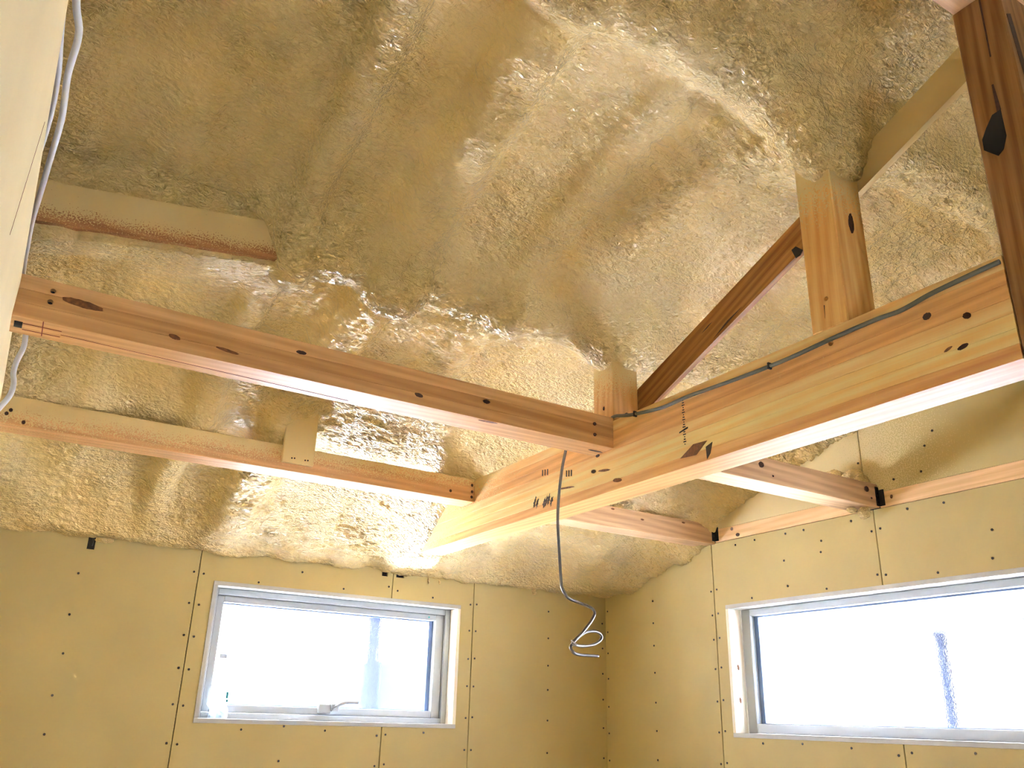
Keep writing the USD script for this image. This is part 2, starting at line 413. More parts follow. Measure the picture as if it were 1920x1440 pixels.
for k, z in enumerate((2.15, 2.04, 1.93, 1.80, 1.66, 1.53, 1.40, 1.28)):
    S_RIGHT += [(-0.4, z - 0.01), (-0.022, z - 0.03), (-0.862, z), (-0.824, z - 0.006)]


def screw(axis, u, z):
    c = trimesh.creation.cylinder(0.0046, 0.002, sections=10)
    if axis == 1:
        c.apply_transform(trimesh.transformations.rotation_matrix(np.pi / 2, [1, 0, 0]))
        c.apply_translation((u, -0.0008, z))
    else:
        c.apply_transform(trimesh.transformations.rotation_matrix(np.pi / 2, [0, 1, 0]))
        c.apply_translation((-0.0008, u, z))
    return c


obj('screw_heads', cat_([screw(1, *s) for s in S_BACK]), M_SCREW, wb, kind='stuff')
obj('screw_heads', cat_([screw(0, *s) for s in S_RIGHT]), M_SCREW, wr, kind='stuff')

# wall_left: a boarded wall close to the viewer that stops at beam height
wl = thing('wall_left', 'near left wall of pale yellow plasterboard ending at beam height below the foam', 'wall', kind='structure')
m = box((XL - 0.0125, -4.0, 0.02), (XL, -0.02, 2.456), 0.0012)
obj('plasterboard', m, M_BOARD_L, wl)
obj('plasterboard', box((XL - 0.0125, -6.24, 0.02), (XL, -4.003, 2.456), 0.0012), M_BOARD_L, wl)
obj('stud_core', box((-3.17, -6.24, 0.0), (-3.0485, 0.0125, 2.22)), M_OUTWALL, wl)
obj('outer_wall', box((-3.44, -6.4, -0.1), (-3.32, 0.16, 3.6)), M_PLY, wl)
obj('pencil_line', cat_([patch(0, XL + 0.0004, [(-2.535, 2.40), (-2.537, 2.40), (-2.622, 2.154), (-2.620, 2.154)], 0.0006)]), M_REDINK, wl)
# wall_front (behind the viewer) with a large daylight opening
wf = thing('wall_front', 'unfinished plywood wall behind the viewer', 'wall', kind='structure')
obj('outer_wall', wall_with_hole(1, -6.4, -6.24, (-3.44, 0.2), (-0.1, 3.4), (-2.10, -1.78, 1.30, 1.60)), M_PLY, wf)
fl = obj('floor', box((-3.44, -6.4, -0.05), (0.16, 0.16, 0.0)), M_FLOOR, label='pale plywood floor of the room', cat='floor', kind='structure')

# ------------------------------------------------------------------ ceiling: sprayed foam under a low pitched roof
def sstep(a, b, x):
    t = np.clip((x - a) / (b - a), 0, 1)
    return t * t * (3 - 2 * t)


def foam_z(x, y, fine=True):
    yy = np.where(y > RIDGE_Y, y, 2 * RIDGE_Y - y)
    z = 2.36 - 0.28 * yy
    p3 = np.stack([x, y, 0 * x], -1)
    w1 = meshkit.fbm(p3 * 3.1, 3, 3) - 0.5
    w2 = meshkit.fbm(p3 * 3.1 + 9.2, 3, 8) - 0.5
    yw, xw = y + 0.05 * w1, x + 0.06 * w2
    # purlins running along x
    k1 = 0.105 * np.exp(-(np.abs(yw + 2.70) / 0.082) ** 3.4) * (0.75 + 0.6 * w2 + 0.25 * sstep(-2.3, -1.4, x))
    pre = sstep(-2.62, -2.40, x)
    k2 = (0.125 * pre + 0.05 * np.exp(-((x + 2.36) / 0.14) ** 2)) * np.exp(-(np.abs(yw + 1.755) / 0.095) ** 3.2) * (1 + 0.5 * w2)
    k3 = 0.14 * (1 - 0.75 * sstep(-2.42, -2.30, x) * (1 - sstep(-1.52, -1.44, x)) * (1 - 0.25 * np.exp(-((x + 2.076) / 0.09) ** 4))) * np.exp(-(np.abs(y + 0.80) / 0.10) ** 2.6) * (0.55 + 1.2 * np.clip(w1 + 0.25, 0, 1))
    # rafters running down the slope
    kr = 0
    for c, hw, a in ((-3.02, 0.07, 0.03), (-2.78, 0.05, 0.02), (-2.435, 0.052, 0.085), (-2.12, 0.092, 0.12), (-1.72, 0.06, 0.03), (-0.80, 0.07, 0.045), (-0.34, 0.07, 0.045)):
        kr = kr + a * np.exp(-(np.abs(xw - c) / hw) ** 4.0) * sstep(-2.75, -2.5, yy) * (0.8 + 0.9 * w1)
    z = z - np.maximum(k1, np.maximum(k2, k3)) - 0.75 * kr
    # behind the bare length of purlin the foam is filled level with its underside
    zp = 2.616 + (x + 3.034) * 0.1395 - 0.022 + 0.02 * w1
    fill = np.where((y > -1.766), np.minimum(zp - z, 0) * np.exp(-(np.clip(y + 1.766, 0, None) / 0.30) ** 2.4), 0)
    z = z + fill * (1 - sstep(-2.5, -2.2, x))
    # foam drawn down round the post heads
    for cx, cy, r, a in ((-1.274, -2.642, 0.115, 0.11), (-1.274, -1.732, 0.105, 0.075), (-2.076, -0.86, 0.07, 0.012)):
        d = np.maximum(np.hypot(x - cx, y - cy) - 0.045, 0)
        z = z - a * np.exp(-(d / r) ** 1.6)
    z = z + 0.07 * np.exp(-((x + 2.076) / 0.11) ** 2 - ((y + 0.94) / 0.09) ** 2)
    # foam packed against the main beam near the eaves
    dxb = np.maximum(np.abs(x - (BX0 + BX1) / 2) - 0.055, 0)
    z = z - 0.23 * sstep(-1.05, -0.30, y) * (1 - 0.6 * sstep(-0.30, -0.02, y)) * np.exp(-(dxb / 0.10) ** 1.5)
    # eaves: curves down to the head of the far wall
    w = meshkit.fbm(p3 * 9, 3, 21) - 0.5
    e = np.clip(-y, 0, None)
    z_eave = 2.200 + 0.045 * w
    z = np.where(y > -0.5, z + (np.minimum(z_eave - z, 0)) * np.exp(-(e / 0.17) ** 1.5), z)
    # right hand wall: rounded foot along the slope, thick by the corner
    e = np.clip(-x, 0, None)
    zr = np.interp(y, [-4, -2.4, -1.75, -1.25, -0.90, -0.84, -0.43, 0.0], [3.15, 2.86, 2.72, 2.60, 2.47, 2.365, 2.275, 2.200]) + 0.045 * w
    z = z + np.minimum(zr - z, 0) * np.exp(-(e / (0.16 + 0.16 * sstep(-1.0, -0.2, y))) ** 1.6)
    # left wall
    e = np.clip(x + 3.2, 0, None)
    z = z - 0.07 * np.exp(-(e / 0.12) ** 1.6)
    # big soft lumps in the eaves bay and lower left
    z = z - 0.05 * sstep(-1.0, -0.5, y) * np.clip(meshkit.noise(p3 * np.array([4.2, 6, 1]) + 3.3, 5) - 0.35, 0, 1) * 1.6
    z = z - 0.085 * sstep(-0.75, -0.4, y) * sstep(-2.3, -2.9, x) * meshkit.noise(p3 * 7.0 + 1.3, 15)
    # hand sprayed roughness
    z = z + 0.030 * (meshkit.fbm(p3 * 5.0, 3, 31) - 0.5)
    e = np.clip(-y, 0, None)
    lim = 2.200 + 0.032 * w + 0.04 * e
    z = np.where(y > -0.45, np.maximum(z, lim), z)
    return z


def foam_detail(p, n):
    """Fine crust pushed along the normal: scallops and bubbles."""
    q = p.copy()
    q[:, 0] += 0.02 * (meshkit.noise(p * 14, 41) - 0.5)
    q[:, 1] += 0.02 * (meshkit.noise(p * 14 + 5, 42) - 0.5)
    patchy = (0.42 + 0.75 * sstep(0.25, 0.68, meshkit.fbm(p * 2.3, 2, 50))) * (1 - 0.75 * sstep(-2.1, -2.6, p[:, 0]) * sstep(-1.75, -1.95, p[:, 1]))
    rid = lambda k, sd: 0.5 - np.abs(2 * meshkit.noise(q * np.array(k), sd) - 1)
    a = rid([19, 36, 28], 43) * 0.0075
    b = rid([40, 78, 60], 44) * 0.0062
    c = (meshkit.noise(q * 120, 45) - 0.5) * 0.004
    return p + n * (((a + b) * (0.12 + 1.2 * patchy) + c)[:, None])


def grid_foam(xs, ys):
    X, Y = np.meshgrid(xs, ys, indexing='ij')
    Z = foam_z(X.ravel(), Y.ravel())
    p = np.stack([X.ravel(), Y.ravel(), Z], 1)
    nx, ny = len(xs), len(ys)
    i, j = np.meshgrid(np.arange(nx - 1), np.arange(ny - 1), indexing='ij')
    a = (i * ny + j).ravel()
    q = np.stack([a, a + 1, a + ny + 1, a + ny], 1)
    f = np.vstack([q[:, [0, 1, 2]], q[:, [0, 2, 3]]])
    zx = np.gradient(Z.reshape(nx, ny), xs, axis=0).ravel()
    zy = np.gradient(Z.reshape(nx, ny), ys, axis=1).ravel()
    n = np.stack([zx, zy, -np.ones_like(zx)], 1)
    n /= np.linalg.norm(n, axis=1, keepdims=True)
    return foam_detail(p, n), f


ce = thing('ceiling', 'cream sprayed foam insulation covering the low pitched roof', 'ceiling', kind='structure')
xs = np.arange(-3.32, 0.0121, 0.0052)
ys = np.concatenate([np.arange(-3.25, -2.0, 0.0056), np.arange(-2.0, 0.0121, 0.0052)])
v, f = grid_foam(xs, ys)
obj('spray_foam', (v, f), FOAM, ce, smooth=True, kind='stuff')
v, f = grid_foam(np.arange(-3.32, 0.0121, 0.03), np.concatenate([np.arange(-6.24, -3.25, 0.03), [-3.245]]))
obj('ceiling_ply', (v, f), M_PLY, ce, smooth=True)
prof = Polygon([(0.16, 2.52), (-3.12, 3.44), (-6.4, 2.52), (-6.4, 2.56), (-3.12, 3.48), (0.16, 2.56)])
m = trimesh.creation.extrude_polygon(prof, 3.6, engine='earcut')
vv = m.vertices
obj('roof_sheathing', trimesh.Trimesh(np.stack([vv[:, 2] - 3.44, vv[:, 0], vv[:, 1]], 1), m.faces, process=False), M_OUTWALL, ce)


def blob(c, r, seed, stretch=(1, 1, 1)):
    s = trimesh.creation.icosphere(4, 1.0)
    k = 0.75 + 0.5 * meshkit.fbm(s.vertices * 1.7 + seed, 3, seed) + 0.12 * (meshkit.noise(s.vertices * 7 + seed, seed + 1) - 0.5)
    s.vertices = s.vertices * k[:, None] * r * np.array(stretch) + np.array(c)
    return s


for c, r, st in (((-0.03, -1.70, 2.47), 0.055, (1.0, 1.1, 1.3)), ((-0.04, -1.62, 2.50), 0.06, (0.9, 1.0, 0.9)), ((-0.05, -1.745, 2.352), 0.020, (1.2, 1.2, 1.3)), ((-0.09, -1.72, 2.360), 0.016, (1.6, 1.0, 0.8)),
                 ((-0.02, -0.80, 2.475), 0.018, (1.6, 1, 0.8)), ((-0.10, -0.80, 2.475), 0.02, (2.5, 1, 0.5)), ((-1.285, -0.012, 2.226), 0.026, (1.2, 0.7, 0.8)),
                 ((-1.275, -0.012, 2.206), 0.012, (1, 1, 1.4)), ((-0.47, -0.004, 2.185), 0.012, (1, 0.8, 1.6)), ((-2.57, -0.006, 2.192), 0.016, (2.2, 0.8, 0.7)),
                 ((-1.09, -0.004, 2.178), 0.005, (1, 1, 2.6)), ((-1.03, -0.004, 2.178), 0.005, (1, 1, 2.2))):
    obj('foam_blob', blob(c, r, int(abs(c[0]) * 100 + abs(c[1]) * 31) % 97, st), FOAM, ce, smooth=True)

# ------------------------------------------------------------------ windows
def frame_ring(axis, u0, u1, z0, z1, w, d0, d1, c=0.002):
    """Four bars of width w round the rectangle, as one mesh; depth d0..d1."""
    def b(a, bb, za, zb):
        return box((a, d0, za), (bb, d1, zb), c) if axis == 1 else box((d0, a, za), (d1, bb, zb), c)
    wl_, wr_, wb_, wt_ = w
    return cat_([b(u0, u0 + wl_, z0, z1), b(u1 - wr_, u1, z0, z1), b(u0 + wl_, u1 - wr_, z0, z0 + wb_), b(u0 + wl_, u1 - wr_, z1 - wt_, z1)])


w1 = thing('window_1', 'small frosted awning window with white frame and crank handle in far wall', 'window', kind='structure')
x0, x1, z0, z1 = W1['x0'], W1['x1'], W1['z0'], W1['z1']
obj('reveal_board', box((x0 - 0.002, -0.004, z1 - 0.016), (x1 + 0.002, 0.085, z1 + 0.002), 0.001), M_TRIMWHITE, w1)
obj('reveal_board', box((x0 - 0.002, -0.004, z0 - 0.002), (x1 + 0.002, 0.085, z0 + 0.016), 0.001), M_TRIMWHITE, w1)
obj('reveal_board', box((x0 - 0.002, -0.004, z0 + 0.0162), (x0 + 0.016, 0.085, z1 - 0.0162), 0.001), M_TRIMWHITE, w1)
obj('reveal_board', box((x1 - 0.016, -0.004, z0 + 0.0162), (x1 + 0.002, 0.085, z1 - 0.0162), 0.001), M_TRIMWOOD, w1, label='raw pale wood reveal board')
obj('window_frame', frame_ring(1, x0 + 0.0162, x1 - 0.0162, z0 + 0.0162, z1 - 0.0162, (0.022, 0.026, 0.024, 0.028), 0.068, 0.15), M_VINYL, w1)
sx0, sx1, sz0, sz1 = x0 + 0.040, x1 - 0.044, z0 + 0.0405, z1 - 0.0445
sash = obj('sash', frame_ring(1, sx0, sx1, sz0, sz1, (0.032, 0.046, 0.032, 0.030), 0.082, 0.135, 0.003), M_VINYL, w1)
gx0, gx1, gz0, gz1 = sx0 + 0.032, sx1 - 0.046, sz0 + 0.032, sz1 - 0.030
obj('gasket', frame_ring(1, gx0 - 0.001, gx1 + 0.001, gz0 - 0.001, gz1 + 0.001, (0.004, 0.022, 0.004, 0.006), 0.112, 0.118, 0.0005), M_SPACER, w1)
obj('glass_pane', box((gx0 - 0.01, 0.119, gz0 - 0.01), (gx1 + 0.01, 0.124, gz1 + 0.01)), FROST, w1)
obj('screw_cap', drill((sx1 - 0.085, 0.082, sz1 - 0.015), 'y', 0.004, 0.0015), M_TEAL, w1)
hb = cat_([box((-1.562, 0.064, 1.556), (-1.502, 0.082, 1.598), 0.004), box((-1.505, 0.052, 1.566), (-1.470, 0.070, 1.600), 0.004)])
hd = obj('crank_handle', hb, M_VINYL, w1, label='white crank handle')
obj('lever', tube([(-1.50, 0.058, 1.575), (-1.47, 0.05, 1.596), (-1.44, 0.046, 1.606), (-1.385, 0.045, 1.607)], 0.010, 8, 0.7), M_VINYL, w1, smooth=True)
obj('sticker', box((-2.014, 0.110, 1.769), (-1.984, 0.1117, 1.786)), M_LABELGREY, w1, label='small grey sticker on the glass')

w2 = thing('window_2', 'wide fixed frosted window with pale wood reveal in right hand wall', 'window', kind='structure')
y0, y1, z0, z1 = W2['y0'], W2['y1'], W2['z0'], W2['z1']
obj('reveal_board', box((-0.004, y0 - 0.002, z1 - 0.016), (0.085, y1 + 0.002, z1 + 0.002), 0.001), M_TRIMWHITE, w2)
obj('reveal_board', box((-0.004, y0 - 0.002, z0 - 0.002), (0.085, y1 + 0.002, z0 + 0.016), 0.001), M_TRIMWHITE, w2)
obj('reveal_board', box((-0.004, y1 - 0.016, z0 + 0.0162), (0.075, y1 + 0.002, z1 - 0.0162), 0.001), M_TRIMWOOD, w2, label='raw pale wood reveal board with knots')
obj('reveal_board', box((-0.004, y0 - 0.002, z0 + 0.0162), (0.085, y0 + 0.016, z1 - 0.0162), 0.001), M_TRIMWHITE, w2)
obj('window_frame', frame_ring(0, y0 + 0.0162, y1 - 0.0162, z0 + 0.0162, z1 - 0.0162, (0.05, 0.052, 0.040, 0.030), 0.075, 0.15, 0.003), M_VINYL, w2)
gy0, gy1, gz0, gz1 = y0 + 0.0662, y1 - 0.0682, z0 + 0.0562, z1 - 0.0462
obj('gasket', frame_ring(0, gy0 - 0.001, gy1 + 0.001, gz0 - 0.001, gz1 + 0.001, (0.02, 0.024, 0.004, 0.008), 0.104, 0.112, 0.0005), M_SPACER, w2)
obj('glass_pane', box((0.114, gy0 - 0.01, gz0 - 0.01), (0.119, gy1 + 0.01, gz1 + 0.01)), FROST, w2)
for k, z in enumerate((1.80, 1.66)):
    obj('knot', patch(1, y1 - 0.0161, ellipse((0.035, z), 0.006, 0.012, 10, seed=k), 0.0008), M_KNOTBROWN, w2)

# ------------------------------------------------------------------ main beam: seven laminations
mb = thing('main_beam', 'thick orange laminated timber beam running from the far wall to the near column', 'beam', (BX0, -3.07, BZ0))
hl = (BZ1 - BZ0) / 7
order = [3, 2, 2, 0, 1, 1, 0]
for k in range(7):
    m = box((BX0, -3.069, BZ0 + k * hl + 0.0001), (BX1, 0.0115, BZ0 + (k + 1) * hl - 0.0001), 0.0005)
    if k == 5:
        m = cut(m, [drill((BX0, -2.639, 2.425), 'x', 0.0075, 0.03)])
    obj('lamination', m, M_LAM[order[k]], mb)
F = BX0 + 0.0002
for c, ra, rb, an, mt in (((-2.891, 2.396), .010, .008, 0, M_KNOT), ((-2.977, 2.363), .009, .007, 20, M_KNOT), ((-2.957, 2.299), .012, .005, -12, M_KNOT), ((-2.925, 2.305), .010, .003, -20, M_KNOTBROWN),
                      ((-1.676, 2.318), .012, .006, 10, M_KNOT), ((-1.70, 2.366), .010, .005, 0, M_KNOT), ((-1.80, 2.262), .022, .006, 10, M_KNOTBROWN), ((-1.733, 2.309), .03, .004, 8, M_KNOTBROWN), ((-1.52, 2.295), .05, .003, 6, M_KNOTBROWN)):
    obj('knot', patch(0, F, ellipse(c, ra, rb, an, seed=int(-c[0] * 997)), 0.0012), mt, mb)
obj('bolt_hole', patch(0, BX0 + 0.02, ellipse((-2.639, 2.425), 0.007, 0.007, wob=0), 0.002), M_BLACK, mb)
obj('chipped_corner', patch(0, F, [(-2.091, 2.263), (-2.147, 2.292), (-2.202, 2.289), (-2.157, 2.258)], 0.0014), M_KNOTBROWN, mb)
obj('chipped_corner', patch(0, F, [(-2.196, 2.272), (-2.222, 2.280), (-2.212, 2.250), (-2.198, 2.236)], 0.0014), M_KNOT, mb)
ink = []
for k, z in enumerate(np.linspace(2.436, 2.302, 19)):
    d = 0.0035 + 0.004 * ((k * 7) % 3)
    ink.append(patch(0, F, [(-2.113 - d * 0.5, z), (-2.113 + d * 0.5, z + 0.0012), (-2.113 + d * 0.5, z - 0.0022), (-2.113 - d * 0.5, z - 0.0026)], 0.0008))
ink.append(patch(0, F, [(-2.092, 2.343), (-2.128, 2.350), (-2.128, 2.345), (-2.092, 2.339)], 0.0008))
obj('ink_mark', cat_(ink), M_INK, mb)
st = []
for (a, b) in ((-1.324, 2.283), (-1.340, 2.276), (-1.384, 2.268), (-1.398, 2.272), (-1.414, 2.276), (-1.432, 2.268)):
    st.append(patch(0, F, ellipse((a, b), 0.006, 0.016, 25, wob=0.5, seed=int(-a * 1000)), 0.0008))
for (a, b) in ((-1.372, 2.381), (-1.388, 2.379), (-1.404, 2.377), (-1.522, 2.345), (-1.536, 2.343), (-1.55, 2.341)):
    st.append(patch(0, F, [(a - .004, b + .010), (a + .003, b + .012), (a + .004, b - .010), (a - .003, b - .012)], 0.0008))
obj('ink_mark', cat_(st), M_KNOT, mb)

# ------------------------------------------------------------------ joists
J1Y0, J1Y1 = -1.785, -1.675
j1 = thing('ceiling_joist', 'long honey-coloured joist nearest the viewer, from near left wall to main beam', 'joist', (-3.05, J1Y0, 2.37))
zz = [2.37, 2.404, 2.438, 2.474]
for k in range(3):
    m = box((-3.0482, J1Y0, zz[k] + 0.0001), (BX0 - 0.0006, J1Y1, zz[k + 1] - 0.0001), 0.0006)
    if k == 1:
        m = cut(m, [drill((-2.967, J1Y0, 2.421), 'y', 0.0065, 0.03)])
    if k == 2:
        m = cut(m, [drill((-2.967, J1Y0, 2.449), 'y', 0.006, 0.03)])
    obj('lamination', m, M_J1[(2, 1, 0)[k]], j1)
for z in (2.421, 2.449):
    obj('bolt_head', patch(1, J1Y0 + 0.02, ellipse((-2.967, z), 0.006, 0.006, wob=0), 0.004), M_STEEL, j1)
FJ = J1Y0 + 0.0002
for c, ra, rb, an, mt in (((-2.689, 2.405), .014, .006, -10, M_KNOTBROWN), ((-2.372, 2.443), .014, .005, 0, M_KNOT), ((-2.024, 2.399), .013, .006, -10, M_KNOT), ((-1.804, 2.427), .012, .006, 0, M_KNOT),
                      ((-1.405, 2.438), .006, .006, 0, M_KNOT), ((-1.405, 2.402), .006, .006, 0, M_KNOT), ((-2.56, 2.401), .03, .004, -6, M_KNOTBROWN), ((-2.90, 2.434), .045, .009, -4, M_KNOTBROWN)):
    obj('knot', patch(1, FJ, ellipse(c, ra, rb, an, seed=int(-c[0] * 997)), 0.0010), mt, j1)


def under(pts, z, t=0.0006):
    return patch(2, z + 0.0002, pts, t + 0.0002)


def line2(a, b, w):
    a, b = np.array(a), np.array(b)
    d = (b - a) / np.linalg.norm(b - a)
    n = np.array([-d[1], d[0]]) * w / 2
    return [a + n, b + n, b - n, a - n]


obj('layout_line', cat_([under(line2(a, b, 0.0022), 2.37) for a, b in (((-3.01, -1.745), (-2.93, -1.747)), ((-3.01, -1.707), (-2.93, -1.709)), ((-2.971, -1.783), (-2.968, -1.69)))] +
                        [under(line2((-2.93, -1.725), (-2.20, -1.70), 0.0012), 2.37)]), M_REDINK, j1, label='thin red layout lines')
obj('anchor_slot', under([(-3.028, -1.752), (-3.011, -1.752), (-3.011, -1.714), (-3.028, -1.714)], 2.37), M_BLACK, j1)
obj('knot', under(ellipse((-1.36, -1.728), 0.028, 0.006, 0, seed=3), 2.37), M_KNOT, j1)
obj('knot', under(ellipse((-1.79, -1.775), 0.03, 0.006, -5, seed=4), 2.37), M_KNOTBROWN, j1)

J3Y0, J3Y1 = -0.872, -0.765
j3 = thing('ceiling_joist', 'joist closer to the far wall, dusted with foam, a short sprayed stub nailed on it', 'joist', (-3.05, J3Y0, 2.37))
obj('timber', box((-3.0482, J3Y0, 2.37), (BX0 - 0.0006, J3Y1, 2.463), 0.002), M_J3, j3)
for c in ((-3.009, 2.402), (-2.958, 2.383), (-3.03, 2.42), (-3.0, 2.415), (-1.343, 2.438), (-1.342, 2.411), (-1.343, 2.389), (-1.44, 2.40)):
    obj('nail_hole', patch(1, J3Y0 + 0.0002, ellipse(c, .0055, .006, 0, seed=int(-c[0] * 997)), 0.001), M_KNOT, j3)
ja = thing('ceiling_joist', 'short brown joist between main beam and right wall, nearer to viewer', 'joist', (BX1, J1Y0, 2.37))
obj('timber', box((BX1 + 0.0006, J1Y0, 2.37), (-0.002, J1Y1, 2.464), 0.002), M_JR, ja)
for c, r in (((-0.657, 2.433), 0.013), ((-0.072, 2.435), 0.013), ((-0.048, 2.402), 0.005), ((-0.60, 2.40), .004)):
    obj('bolt_hole' if r > .01 else 'nail_hole', patch(1, J1Y0 + 0.0002, ellipse(c, r, r * .85, 0, seed=int(-c[0] * 997)), 0.001), M_KNOT, ja)
jb = thing('ceiling_joist', 'short pale joist between main beam and right wall, close to the far corner', 'joist', (BX1, J3Y0, 2.37))
obj('timber', box((BX1 + 0.0006, J3Y0, 2.362), (-0.002, J3Y1, 2.456), 0.002), M_JR, jb)
for c in ((-0.45, 2.42), (-0.62, 2.445), (-0.20, 2.44)):
    obj('knot', patch(1, J3Y0 + 0.0002, ellipse(c, .010, .004, 0, seed=int(-c[0] * 997)), 0.001), M_KNOTBROWN, jb)

# joist hangers at the right wall
for yj, lab in ((J1Y0, 'dark steel hanger at wall end of the nearer short joist'), (J3Y0, 'dark nailed steel hanger at wall end of the farther short joist')):
    h = thing('joist_hanger', lab, 'bracket', (-0.03, yj, 2.37))
    obj('plate', box((-0.022, yj - 0.0035, 2.375), (-0.003, yj - 0.0005, 2.452), 0.0006), M_STEEL, h)
    obj('flange', box((-0.005, yj - 0.026, 2.375), (-0.0022, yj - 0.0035, 2.440), 0.0006), M_STEEL, h)
    for z in (2.39, 2.41, 2.425):
        obj('nail', drill((-0.013, yj - 0.004, z), 'y', 0.003, 0.0015), M_BLACK, h)

# stub on joist 3, posts, brace, column, ridge, purlin, rail, left beam
s3 = thing('roof_stub', 'short foam-coated stub nailed to front of the far joist', 'post', (-2.076, -0.886, 2.40))
obj('timber', box((-2.135, -0.888, 2.397), (-2.017, -0.8726, 2.62), 0.002), M_STUB, s3)
for c in ((-2.10, 2.415), (-2.09, 2.416), (-2.05, 2.415), (-2.04, 2.416)):
    obj('nail_hole', patch(1, -0.8878, ellipse(c, .003, .003), 0.001), M_KNOT, s3)
p2 = thing('roof_post', 'short roof post standing on the beam where the long joist meets it', 'post', (-1.275, -1.73, BZ1))
obj('timber', box((BX0, -1.785, BZ1 + 0.0105), (-1.223, -1.68, 2.82), 0.0025), M_POST2, p2)
obj('nail_hole', patch(0, BX0 + .0002, ellipse((-1.735, 2.52), .004, .006), 0.001), M_KNOT, p2)
obj('knot', patch(1, -1.7848, ellipse((-1.27, 2.495), .012, .008), 0.001), M_KNOT, p2)
p1 = thing('roof_post', 'taller roof post on the beam with foam spread over its upper half', 'post', (-1.275, -2.64, BZ1))
m = cut(box((BX0, -2.695, BZ1 + 0.0005), (-1.215, -2.588, 3.06), 0.0025), [drill((BX0, -2.641, 2.545), 'x', 0.006, 0.03)])
obj('timber', m, M_POST, p1)
obj('bolt_hole', patch(0, BX0 + 0.02, ellipse((-2.641, 2.545), .0058, .0058, wob=0), 0.002), M_BLACK, p1)
obj('crack', patch(0, BX0 + .0002, [(-2.634, 2.53), (-2.632, 2.53), (-2.631, 2.495)], 0.0008), M_KNOT, p1)
obj('knot', patch(1, -2.6948, ellipse((-1.266, 2.756), .010, .030, -4, seed=5), 0.001), M_KNOT, p1)

br = thing('diagonal_brace', 'dark brown diagonal brace nailed across the roof posts above the beam', 'brace', (-1.22, -1.79, 2.5))


def prism_x(pts, xa, xb):
    m = trimesh.creation.extrude_polygon(Polygon(pts), xb - xa, engine='earcut')
    v = m.vertices
    m = trimesh.Trimesh(np.stack([v[:, 2] + xa, v[:, 0], v[:, 1]], 1), m.faces, process=False)
    if m.volume < 0:
        m.invert()
    return m


u0, u1 = np.array([-1.70, 2.572]), np.array([-3.06, 3.125])
dd = (u1 - u0) / np.linalg.norm(u1 - u0)
nn = np.array([dd[1], -dd[0]])
nn = nn if nn[1] < 0 else -nn
wd = 0.098
obj('timber', prism_x([u0, u1, u1 + nn * wd, u0 + nn * wd], -1.2145, -1.196), M_BRACE, br)
FB = -1.2143
obj('knot', patch(0, FB, [(-2.462, 2.808), (-2.478, 2.812), (-2.500, 2.79), (-2.49, 2.778), (-2.474, 2.776)], 0.0012), M_BLACK, br)
obj('crack', patch(0, FB, [(-2.14, 2.655), (-2.20, 2.690), (-2.262, 2.712), (-2.20, 2.682)], 0.0010), M_KNOT, br)
obj('crack', patch(0, FB, [(-2.09, 2.690), (-2.12, 2.706), (-2.14, 2.712), (-2.115, 2.699)], 0.0010), M_KNOT, br)

co = thing('corner_column', 'dark reddish timber column at the right edge holding the ridge beam', 'column', (-1.27, -3.125, 0))
m = box((BX0, -3.178, 0.0), (-1.219, -3.0705, 3.0995), 0.003)
obj('timber', m, M_COL, co)
FC = BX0 + 0.0002
obj('knot', patch(0, FC, [(-3.080, 2.743), (-3.093, 2.765), (-3.110, 2.788), (-3.129, 2.790), (-3.129, 2.723), (-3.118, 2.695), (-3.105, 2.686), (-3.079, 2.716)], 0.0014), M_BLACK, co, label='large black knot hole')
obj('crack', patch(0, FC, [(-3.134, 3.09), (-3.138, 3.09), (-3.134, 2.93), (-3.131, 2.93)], 0.001), M_KNOT, co)
obj('crack', patch(0, FC, [(-3.122, 2.86), (-3.126, 2.86), (-3.130, 2.79), (-3.121, 2.79)], 0.001), M_KNOT, co)
obj('crack', patch(1, -3.1778, [(-1.318, 3.02), (-1.300, 3.03), (-1.285, 2.85), (-1.292, 2.75), (-1.305, 2.86)], 0.001), M_KNOT, co)

rb = thing('ridge_beam', 'pale pink ridge beam resting on the column at top right', 'beam', (-2.2, -3.125, 3.10))
obj('timber', box((-3.30, -3.178, 3.10), (-1.219, -3.072, 3.22), 0.002), M_RIDGE, rb)

pu = thing('roof_purlin', 'dark foam-speckled purlin in the foam above the long joist', 'purlin', (-3.2, -1.785, 2.593))
m = prism_x([(-1.785, 0), (-1.68, 0), (-1.68, 0.11), (-1.785, 0.11)], -3.25, -2.41)
v = m.vertices
v[:, 2] += 2.616 + (v[:, 0] + 3.034) * 0.1395
obj('timber', trimesh.Trimesh(v, m.faces, process=False), M_PURLIN, pu)

ra = thing('wall_rail', 'pale wooden rail set level in the right wall between the boards', 'rail', (0.0, -1.5, 2.40))
obj('timber', box((-0.0015, -6.2, 2.3695), (0.0122, J1Y0 - 0.0005, 2.431), 0.001), M_RAIL, ra)
obj('timber', box((-0.0015, J1Y1 + 0.0005, 2.3695), (0.0122, J3Y0 - 0.0005, 2.431), 0.001), M_RAIL, ra)
obj('knot', patch(0, -0.0013, ellipse((-1.02, 2.385), .012, .008, 10), 0.001), M_KNOT, ra)
obj('knot', patch(0, -0.0013, ellipse((-0.985, 2.418), .008, .008, 10), 0.001), M_KNOT, ra)
obj('knot', patch(0, -0.0013, ellipse((-1.84, 2.405), .005, .007, 10), 0.001), M_KNOTBROWN, ra)

lb = thing('edge_beam', 'beam hidden behind the top of the near left wall carrying the joist ends', 'beam', (-3.11, -3.0, 2.23))
obj('timber', box((-3.165, -6.2, 2.225), (-3.0495, 0.0, 2.462), 0.002), M_COL, lb)

